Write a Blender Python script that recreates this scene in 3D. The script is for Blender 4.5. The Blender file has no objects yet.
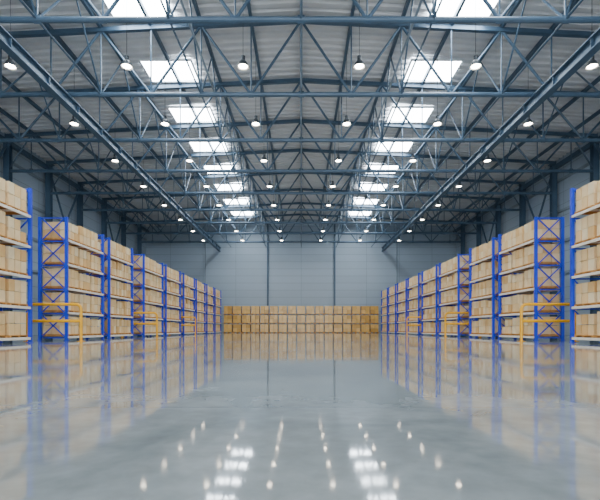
import bpy, math, random
from mathutils import Vector
random.seed(7)
S=bpy.context.scene
COL=S.collection

# ------------------------------------------------------------ materials
def new_mat(name):
    m=bpy.data.materials.new(name); m.use_nodes=True
    nt=m.node_tree; b=nt.nodes['Principled BSDF']
    return m,nt,b
def plain(name,col,rough=0.5,metal=0.0,var=0.12,scale=3.0):
    m,nt,b=new_mat(name)
    n=nt.nodes.new('ShaderNodeTexNoise'); n.inputs['Scale'].default_value=scale; n.inputs['Detail'].default_value=3
    tc=nt.nodes.new('ShaderNodeTexCoord'); nt.links.new(tc.outputs['Object'],n.inputs['Vector'])
    r=nt.nodes.new('ShaderNodeValToRGB')
    r.color_ramp.elements[0].position=0.3; r.color_ramp.elements[1].position=0.7
    r.color_ramp.elements[0].color=[c*(1-var) for c in col]+[1]
    r.color_ramp.elements[1].color=[min(1,c*(1+var)) for c in col]+[1]
    nt.links.new(n.outputs['Fac'],r.inputs['Fac']); nt.links.new(r.outputs['Color'],b.inputs['Base Color'])
    b.inputs['Roughness'].default_value=rough; b.inputs['Metallic'].default_value=metal
    return m
def emis(name,col,st):
    m,nt,b=new_mat(name)
    b.inputs['Base Color'].default_value=(*col,1)
    b.inputs['Emission Color'].default_value=(*col,1); b.inputs['Emission Strength'].default_value=st
    return m
def panel_mat(name,col,line,axis,bw,rh,mort,rough=0.45):
    m,nt,b=new_mat(name)
    tc=nt.nodes.new('ShaderNodeTexCoord'); sp=nt.nodes.new('ShaderNodeSeparateXYZ'); cb=nt.nodes.new('ShaderNodeCombineXYZ')
    nt.links.new(tc.outputs['Object'],sp.inputs[0])
    nt.links.new(sp.outputs[axis],cb.inputs[0]); nt.links.new(sp.outputs[2],cb.inputs[1])
    br=nt.nodes.new('ShaderNodeTexBrick'); br.offset=0; br.squash=1
    br.inputs['Scale'].default_value=1; br.inputs['Mortar Size'].default_value=mort
    br.inputs['Mortar Smooth'].default_value=0.3
    br.inputs['Brick Width'].default_value=bw; br.inputs['Row Height'].default_value=rh
    br.inputs['Color1'].default_value=(*col,1); br.inputs['Color2'].default_value=[c*0.93 for c in col]+[1]
    br.inputs['Mortar'].default_value=(*line,1)
    nt.links.new(cb.outputs[0],br.inputs['Vector']); nt.links.new(br.outputs['Color'],b.inputs['Base Color'])
    b.inputs['Roughness'].default_value=rough
    return m

def floor_mat():
    m,nt,b=new_mat('polished_concrete')
    tc=nt.nodes.new('ShaderNodeTexCoord')
    def noise(sc,det,dist=0):
        n=nt.nodes.new('ShaderNodeTexNoise'); n.inputs['Scale'].default_value=sc
        n.inputs['Detail'].default_value=det; n.inputs['Distortion'].default_value=dist
        nt.links.new(tc.outputs['Object'],n.inputs['Vector']); return n
    n1=noise(0.9,7,0.8); n2=noise(7,6); n3=noise(1.6,7,0.8)
    r=nt.nodes.new('ShaderNodeValToRGB')
    r.color_ramp.elements[0].position=0.35; r.color_ramp.elements[1].position=0.68
    r.color_ramp.elements[0].color=(0.225,0.255,0.26,1); r.color_ramp.elements[1].color=(0.36,0.39,0.39,1)
    nt.links.new(n1.outputs['Fac'],r.inputs['Fac'])
    r2=nt.nodes.new('ShaderNodeValToRGB')
    r2.color_ramp.elements[0].position=0.3; r2.color_ramp.elements[1].position=0.7
    r2.color_ramp.elements[0].color=(0.8,0.8,0.8,1); r2.color_ramp.elements[1].color=(1,1,1,1)
    nt.links.new(n2.outputs['Fac'],r2.inputs['Fac'])
    mx=nt.nodes.new('ShaderNodeMix'); mx.data_type='RGBA'; mx.blend_type='MULTIPLY'; mx.inputs[0].default_value=1
    nt.links.new(r.outputs['Color'],mx.inputs[6]); nt.links.new(r2.outputs['Color'],mx.inputs[7])
    br=nt.nodes.new('ShaderNodeTexBrick'); br.offset=0; br.squash=1
    br.inputs['Scale'].default_value=1; br.inputs['Mortar Size'].default_value=0.008
    br.inputs['Brick Width'].default_value=5.9; br.inputs['Row Height'].default_value=5.9
    br.inputs['Mortar Smooth'].default_value=0.2
    br.inputs['Color1'].default_value=(1,1,1,1); br.inputs['Color2'].default_value=(0.95,0.95,0.95,1); br.inputs['Mortar'].default_value=(0.6,0.6,0.6,1)
    mp=nt.nodes.new('ShaderNodeMapping'); mp.inputs['Location'].default_value=(2.2,2.6,0)
    nt.links.new(tc.outputs['Object'],mp.inputs['Vector']); nt.links.new(mp.outputs[0],br.inputs['Vector'])
    mx2=nt.nodes.new('ShaderNodeMix'); mx2.data_type='RGBA'; mx2.blend_type='MULTIPLY'; mx2.inputs[0].default_value=1
    nt.links.new(mx.outputs[2],mx2.inputs[6]); nt.links.new(br.outputs['Color'],mx2.inputs[7])
    nt.links.new(mx2.outputs[2],b.inputs['Base Color'])
    mr=nt.nodes.new('ShaderNodeMapRange'); mr.inputs[1].default_value=0.35; mr.inputs[2].default_value=0.7
    mr.inputs[3].default_value=0.03; mr.inputs[4].default_value=0.09
    nt.links.new(n3.outputs['Fac'],mr.inputs[0]); nt.links.new(mr.outputs[0],b.inputs['Roughness'])
    b.inputs['IOR'].default_value=1.7
    b.inputs['Specular IOR Level'].default_value=0.6
    bp=nt.nodes.new('ShaderNodeBump'); bp.inputs['Strength'].default_value=0.03; bp.inputs['Distance'].default_value=0.01
    nt.links.new(n1.outputs['Fac'],bp.inputs['Height']); nt.links.new(bp.outputs[0],b.inputs['Normal'])
    return m

M={}
M['floor']=floor_mat()
M['wallx']=panel_mat('wall_panel_back',(0.40,0.49,0.58),(0.22,0.28,0.34),0,5.3,1.15,0.03)
M['wally']=panel_mat('wall_panel_side',(0.40,0.49,0.58),(0.22,0.28,0.34),1,5.9,1.15,0.03)
M['deck']=plain('roof_deck_metal',(0.72,0.72,0.73),0.45,0.05,0.08,0.6)
M['steel']=plain('painted_steel_bluegrey',(0.065,0.115,0.175),0.4,0.1,0.1,1.0)
M['steel2']=plain('painted_steel_light',(0.25,0.31,0.37),0.4,0.1,0.1,1.0)
M['blue']=plain('rack_blue_paint',(0.015,0.05,0.66),0.4,0,0.1)
M['cream']=plain('rack_beam_cream_paint',(0.94,0.85,0.72),0.4,0,0.04)
M['wood']=plain('pallet_wood',(0.60,0.28,0.07),0.8,0,0.25,4)
for i,c in enumerate([(0.90,0.61,0.29),(0.93,0.68,0.37),(0.82,0.50,0.20),(0.95,0.75,0.46)]):
    M['card%d'%i]=plain('cardboard_%d'%i,c,0.75,0,0.06,2)
for i,c in enumerate([(0.68,0.39,0.09),(0.76,0.45,0.13),(0.56,0.30,0.06),(0.72,0.42,0.11)]):
    M['kraft%d'%i]=plain('kraft_cardboard_%d'%i,c,0.25,0,0.1,2)
M['yellow']=plain('safety_yellow',(0.95,0.46,0.003),0.4,0,0.04)
M['sky']=emis('skylight_glazing',(0.86,0.94,1.0),26.0)
M['lamp']=emis('lamp_diffuser',(1.0,0.88,0.70),50.0)
M['dark']=plain('dark_housing',(0.05,0.06,0.07),0.4,0.3,0.1)
M['white']=plain('white_trim',(0.75,0.78,0.8),0.4,0,0.05)

# ------------------------------------------------------------ mesh builder
class MB:
    def __init__(s): s.v=[]; s.f=[]; s.m=[]; s.names=[]
    def mi(s,k):
        if k not in s.names: s.names.append(k)
        return s.names.index(k)
    def box(s,x0,x1,y0,y1,z0,z1,k):
        i=len(s.v); m=s.mi(k)
        s.v+=[(x0,y0,z0),(x1,y0,z0),(x1,y1,z0),(x0,y1,z0),(x0,y0,z1),(x1,y0,z1),(x1,y1,z1),(x0,y1,z1)]
        for q in [(0,3,2,1),(4,5,6,7),(0,1,5,4),(1,2,6,5),(2,3,7,6),(3,0,4,7)]:
            s.f.append(tuple(i+a for a in q)); s.m.append(m)
    def tube(s,p,q,r,k,n=8,cap=True):
        p=Vector(p); q=Vector(q); d=(q-p).normalized()
        a=Vector((0,0,1)) if abs(d.z)<0.9 else Vector((1,0,0))
        u=d.cross(a).normalized(); w=d.cross(u).normalized()
        i=len(s.v); m=s.mi(k); off=math.pi/4 if n==4 else 0
        for c in (p,q):
            for j in range(n):
                t=2*math.pi*j/n+off
                s.v.append(tuple(c+u*r*math.cos(t)+w*r*math.sin(t)))
        for j in range(n):
            s.f.append((i+j,i+(j+1)%n,i+n+(j+1)%n,i+n+j)); s.m.append(m)
        if cap:
            s.f.append(tuple(i+j for j in range(n))[::-1]); s.m.append(m)
            s.f.append(tuple(i+n+j for j in range(n))); s.m.append(m)
    def path(s,pts,r,k,n=10):
        for a,b in zip(pts[:-1],pts[1:]): s.tube(a,b,r,k,n)
    def lathe(s,prof,k,n=24,cx=0,cy=0):
        i=len(s.v); m=s.mi(k)
        for (r,z) in prof:
            for j in range(n):
                t=2*math.pi*j/n; s.v.append((cx+r*math.cos(t),cy+r*math.sin(t),z))
        for a in range(len(prof)-1):
            for j in range(n):
                s.f.append((i+a*n+j,i+a*n+(j+1)%n,i+(a+1)*n+(j+1)%n,i+(a+1)*n+j)); s.m.append(m)
    def disc(s,r,z,k,n=24):
        i=len(s.v); m=s.mi(k)
        for j in range(n):
            t=2*math.pi*j/n; s.v.append((r*math.cos(t),r*math.sin(t),z))
        s.f.append(tuple(i+j for j in range(n))[::-1]); s.m.append(m)
    def mesh(s,name):
        me=bpy.data.meshes.new(name); me.from_pydata(s.v,[],s.f)
        for k in s.names: me.materials.append(M[k])
        me.polygons.foreach_set('material_index',s.m); me.update()
        return me
    def obj(s,name,loc=(0,0,0),parent=None):
        return place(s.mesh(name),name,loc,parent)
def place(me,name,loc=(0,0,0),parent=None):
    o=bpy.data.objects.new(name,me); o.location=loc; COL.objects.link(o)
    if parent: o.parent=parent
    return o

# ------------------------------------------------------------ dimensions (metres)
CZ=0.6; W=25.2; Y0=-20.0; Y1=69.7; T=5.9
RIDGE=18.45; SL=0.05
def roof(x): return RIDGE-SL*abs(x)
TR=[18.5+T*k for k in range(-6,9)]
CH=13.9
E=0.06

# shell
b=MB(); b.box(-W-.3,W+.3,Y0-.3,Y1+.3,-0.3,0,'floor'); b.obj('floor')
b=MB(); b.box(-W-.3,W+.3,Y1,Y1+.3,0,RIDGE+.3,'wallx'); b.obj('wall_back')
b=MB(); b.box(-W-.3,-W,Y0,Y1,0,roof(W)+.2,'wally'); b.obj('wall_left')
b=MB(); b.box(W,W+.3,Y0,Y1,0,roof(W)+.2,'wally'); b.obj('wall_right')
# front end of the hall: unseen wall, wide opening added to let in world fill light
b=MB(); b.box(-W-.3,-22,Y0-.3,Y0,0,RIDGE+.3,'wallx'); b.box(22,W+.3,Y0-.3,Y0,0,RIDGE+.3,'wallx'); b.box(-22,22,Y0-.3,Y0,14.5,RIDGE+.3,'wallx'); b.obj('wall_front')

# corrugated roof deck (ribs across the hall, trapezoid profile)
b=MB(); mi=b.mi('deck'); P=0.6; H=0.14
prof=[]; y=Y0-.3
while y<Y1+.3:
    prof+=[(y,0),(y+P*.38,0),(y+P*.5,H),(y+P*.88,H)]; y+=P
for (yy,dz) in prof:
    for x in (-W-.3,0,W+.3): b.v.append((x,yy,roof(x)+dz))
for i in range(len(prof)-1):
    for j in range(2):
        a=i*3+j; b.f.append((a,a+3,a+4,a+1)); b.m.append(mi)
b.obj('ceiling')

# skylights
n=0
for k in range(-7,8):
    yc=22.95+T*k
    if yc<Y0+2: continue
    for s in (-1,1):
        n+=1; b=MB(); xc=8.75*s; z=roof(8.75)-.05
        hw,hl=1.6,1.15
        zt=lambda x: -SL*(abs(x)-8.75)
        m=b.mi('sky')
        for dx,dy in ((-hw,-hl),(hw,-hl),(hw,hl),(-hw,hl)):
            b.v.append((dx,dy,zt(xc+dx)))
        b.f.append((3,2,1,0)); b.m.append(m)
        t=.09
        for (xa,xb,ya,yb) in ((-hw-t,-hw,-hl-t,hl+t),(hw,hw+t,-hl-t,hl+t),(-hw,hw,-hl-t,-hl),(-hw,hw,hl,hl+t)):
            b.box(xa,xb,ya,yb,-.12,.03,'white')
        b.obj('window_%d'%n,(xc,yc,z))

# ------------------------------------------------------------ roof trusses
LX=2.84
def truss():
    b=MB(); xs=[LX*i for i in range(-8,9)]; N=len(xs)-1
    top=lambda x: roof(x)-.34
    for s in (-1,1):
        b.tube((0,0,top(0)),(s*(W-.3),0,top(W-.3)),.17,'steel',4)
    b.tube((-(W-.3),0,CH),(W-.3,0,CH),.13,'steel',10)
    for i,x in enumerate(xs):
        b.tube((x,0,CH),(x,0,top(x)),.045,'steel',6)
        if i<N:
            if i%2==0: b.tube((x,0,top(x)),(xs[i+1],0,CH),.075,'steel',8)
            else: b.tube((x,0,CH),(xs[i+1],0,top(xs[i+1])),.075,'steel',8)
    for x in xs: b.box(x-.15,x+.15,-.02,.02,CH-.16,CH+.2,'steel')
    for s in (-1,1): b.tube((s*8*LX,0,top(8*LX)),(s*(W-.5),0,CH),.06,'steel',8)
    return b.mesh('roof_truss'),xs
tm,XS=truss()
for y in TR: place(tm,'roof_truss',(0,y,0))

# purlins + longitudinal ties + sway bracing
b=MB()
for i in range(-8,9):
    x=i*LX; z=roof(x)-.02
    b.box(x-.08,x+.08,Y0+E,Y1-E,z-.26,z-.01,'steel')
b.obj('roof_purlins')
b=MB()
for i in (-4,-2,0,2,4):
    b.tube((i*LX,Y0+E,CH),(i*LX,Y1-E,CH),.05,'steel',6)
for i in (-6,-4,-2,0,2,4,6):
    x=i*LX
    for y in TR[:-1]:
        b.tube((x,y,CH),(x,y+T/2,roof(x)-.25),.05,'steel',6)
        b.tube((x,y+T,CH),(x,y+T/2,roof(x)-.25),.05,'steel',6)
b.obj('roof_bracing')
# longitudinal I beams hung under the trusses
for s in (-1,1):
    b=MB(); x=13.2*s; z=CH-.14
    b.box(-.2,.2,Y0+E,Y1-E,z-.06,z,'steel'); b.box(-.2,.2,Y0+E,Y1-E,z-.62,z-.56,'steel'); b.box(-.035,.035,Y0+E,Y1-E,z-.56,z-.06,'steel')
    y=Y0+1
    while y<Y1-1:
        b.box(-.17,.17,y-.02,y+.02,z-.56,z-.06,'steel'); y+=T/2
    b.obj('steel_girder',(x,0,0))
# sprinkler pipes
for s in (-1,1):
    b=MB(); b.tube((0,Y0+E,CH+.9),(0,Y1-.4,CH+.9),.06,'steel2',8)
    b.obj('sprinkler_pipe',(5.2*s,0,0))

# ------------------------------------------------------------ columns & wall framing
def column(h):
    b=MB()
    b.box(-.25,.25,-.22,-.18,0,h,'steel'); b.box(-.25,.25,.18,.22,0,h,'steel'); b.box(-.02,.02,-.18,.18,0,h,'steel')
    b.box(-.32,.32,-.3,.3,0,.04,'steel')
    for z in range(2,int(h),2): b.box(-.24,.24,-.18,.18,z,z+.03,'steel')
    b.box(-.45,.45,-.26,.26,h-.05,h,'steel')
    return b.mesh('steel_column')
cm=column(roof(W)-.5)
for s in (-1,1):
    for y in TR: place(cm,'steel_column',(s*(W-.5),y,0))
for s,nm in ((-1,'left'),(1,'right')):
    b=MB(); x=s*(W-.13)
    for z in (3,6,9,12,15): b.box(x-.1,x+.1,Y0+E,Y1-E,z-.1,z+.1,'steel2')
    for i in range(0,len(TR)-1,2):
        y=TR[i]; xx=s*(W-.5)
        b.tube((xx,y+.2,7),(xx,y+T-.2,16),.11,'steel',6)
        b.tube((xx,y+T-.2,7),(xx,y+.2,16),.11,'steel',6)
    b.box(s*(W-.5)-.15,s*(W-.5)+.15,Y0+E,Y1-E,16.1,16.5,'steel')
    b.obj('wall_bracing')
b=MB()
for x in (-5.4,5.4): b.box(x-.13,x+.13,Y1-.3,Y1-.02,0,roof(x)-.4,'steel')
for x in (-15.5,15.5): b.box(x-.06,x+.06,Y1-.16,Y1-.02,0,roof(x)-.4,'steel2')
b.box(-W+.8,W-.8,Y1-.3,Y1-.02,16.0,16.3,'steel')
b.obj('wall_framing')

# ------------------------------------------------------------ high bay lamps
for ix in (-5,-3,-1,1,3,5):
    x=ix*LX
    if ix>0: mesh_=LM[-ix]
    else:
        if ix==-5: LM={}
        b=MB()
        b.lathe([(.27,0),(.26,.05),(.20,.20),(.12,.30),(.10,.32),(.10,.52),(.0,.54)],'dark')
        b.lathe([(.27,0),(.25,.015),(.21,.05)],'white')
        b.disc(.21,.03,'lamp')
        b.tube((0,0,.5),(0,0,roof(x)-.27-13.4),.012,'dark',6)
        mesh_=b.mesh('high_bay_lamp'); LM[ix]=mesh_
    for k in range(-6,8):
        place(mesh_,'high_bay_lamp',(x,21.0+T*k,13.4))

# ------------------------------------------------------------ racks
LV0=[0.10,1.35,2.60,3.85,5.10]; RH0=6.35; RD=1.5
def rack(L,nb,s,K):
    b=MB(); bl=L/nb; RH=RH0*K
    X=lambda a: s*a
    def bx(a0,a1,y0,y1,z0,z1,k):
        x0,x1=sorted((X(a0),X(a1))); b.box(x0,x1,y0,y1,z0,z1,k)
    for i in range(nb+1):
        y=min(max(i*bl,.06),L-.06)
        bx(0,.13,y-.06,y+.06,0,RH,'blue'); bx(RD-.13,RD,y-.06,y+.06,0,RH,'blue')
        bx(-.03,.18,y-.1,y+.1,0,.02,'blue'); bx(RD-.18,RD+.03,y-.1,y+.1,0,.02,'blue')
        z=.15; st=1.24*K
        while z+st<=RH+.01:
            a,c=(.1,RD-.1)
            b.tube((X(a),y,z),(X(c),y,z+st),.035,'blue',4); b.tube((X(c),y,z),(X(a),y,z+st),.035,'blue',4)
            b.tube((X(a),y,z),(X(c),y,z),.04,'blue',4)
            z+=st
        b.tube((X(.1),y,RH-.05),(X(RD-.1),y,RH-.05),.04,'blue',4)
    for i in range(nb):
        y0=i*bl+.06; y1=(i+1)*bl-.06
        for z in [q*K for q in LV0]:
            for a in (-.0,RD-.06):
                bx(a,a+.06,y0,y1,z+.02,z+.13,'cream')
            for q in range(1,4):
                yy=y0+(y1-y0)*q/4
                bx(.08,RD-.08,yy-.03,yy+.03,z+.05,z+.13,'cream')
    return b
def loads(L,nb,s,K):
    b=MB(); bl=L/nb
    def bx(a0,a1,y0,y1,z0,z1,k):
        x0,x1=sorted((s*a0,s*a1)); b.box(x0,x1,y0,y1,z0,z1,k)
    for i in range(nb):
        n=3; ys=i*bl+.14; span=(bl-.28)/n
        for z in [q*K for q in LV0]:
            for p in range(n):
                py0=ys+p*span+.08; py1=ys+(p+1)*span-.08; zz=z+.132
                bx(.06,RD-.06,py0,py1,zz+.07,zz+.10,'wood')
                for q in range(3):
                    a=py0+(py1-py0-.1)*q/2; bx(.06,RD-.06,a,a+.1,zz,zz+.07,'wood')
                nc=3; cw=(py1-py0)/nc; nd=3; cd=(RD-.2)/nd; zz+=.102
                chh=random.choice((.42,.46,.47,.47))*K
                tiers=2
                miss=random.random()<.06
                for t in range(tiers):
                    for c in range(nc):
                        for d in range(nd):
                            if t==1 and (miss and c==nc-1): continue
                            j=random.uniform(-.02,.02)
                            k='card%d'%random.choice((0,0,1,1,1,2,3))
                            bx(.1+d*cd+.01+(j if 0<d<nd-1 else abs(j)),.1+(d+1)*cd-.01,py0+c*cw+.02,py0+(c+1)*cw-.02,zz+t*chh,zz+(t+1)*chh-.02,k)
    return b
SEG=[(9.9,14.2,1.08),(14.9,19.2,1.08),(22.05,26.2,1.0),(26.95,30.75,1.0),(32.9,37.5,1.0),(38.3,42.9,1.0),
     (44.1,48.6,1.0),(49.4,53.9,1.0),(55.0,59.4,1.0),(60.2,64.6,1.0)]
FX=12.0
for s in (-1,1):
    for (a,c,K) in SEG:
        rack(c-a,1,s,K).obj('pallet_rack',(FX*s,a,0))
        loads(c-a,1,s,K).obj('cardboard_boxes',(FX*s,a,0))

# back row of stacked pallet loads
b=MB(); x=-11.9; w=1.4; g=.04
while x<11.8:
    z=0
    for t in range(3):
        b.box(x+.02,x+w-.02,65.6,66.9,z+.1,z+.13,'wood')
        for q in range(3):
            a=x+.02+(w-.16)*q/2; b.box(a,a+.12,65.6,66.9,z,z+.1,'wood')
        for c in range(2):
            for r in range(2):
                k='kraft%d'%random.randrange(4)
                b.box(x+.09+c*(w-.18)/2+.012,x+.09+(c+1)*(w-.18)/2-.012,65.6+random.uniform(0,.04),66.9,z+.135+r*.6,z+.135+(r+1)*.6-.02,k)
        z+=1.4
    x+=w
b.obj('pallet_load_stack')

# ------------------------------------------------------------ yellow guard rails
def barrier(Wd,H):
    b=MB(); r=.07; c=.25
    pts=[(0,0,0.02),(0,0,H-c)]
    for i in range(1,7):
        t=math.pi/2*i/6; pts.append((c-c*math.cos(t),0,H-c+c*math.sin(t)))
    pts.append((Wd-c,0,H))
    for i in range(1,7):
        t=math.pi/2*i/6; pts.append((Wd-c+c*math.sin(t),0,H-c+c*math.cos(t)))
    pts.append((Wd,0,0.02))
    b.path(pts,r,'yellow')
    b.tube((0,0,H*.55),(Wd,0,H*.55),r,'yellow')
    for x in (0,Wd): b.box(x-.13,x+.13,-.13,.13,0,.02,'yellow')
    return b.mesh('safety_barrier')
bm=barrier(2.6,1.8)
for y in (20.9,31.9,43.5):
    place(bm,'safety_barrier',(-13.3,y,0)); place(bm,'safety_barrier',(10.7,y,0))

# ------------------------------------------------------------ world & camera
w=bpy.data.worlds.new('World'); S.world=w; w.use_nodes=True
nt=w.node_tree; bg=nt.nodes['Background']
bg.inputs[0].default_value=(0.86,0.93,1,1); bg.inputs[1].default_value=6.5

cam=bpy.data.cameras.new('camera'); co=bpy.data.objects.new('camera',cam); COL.objects.link(co)
co.location=(0,0,CZ); co.rotation_euler=(math.pi/2,0,0)
cam.sensor_width=36; cam.lens=25.8; cam.shift_y=79/600; cam.shift_x=-0.002
cam.clip_end=300
S.camera=co
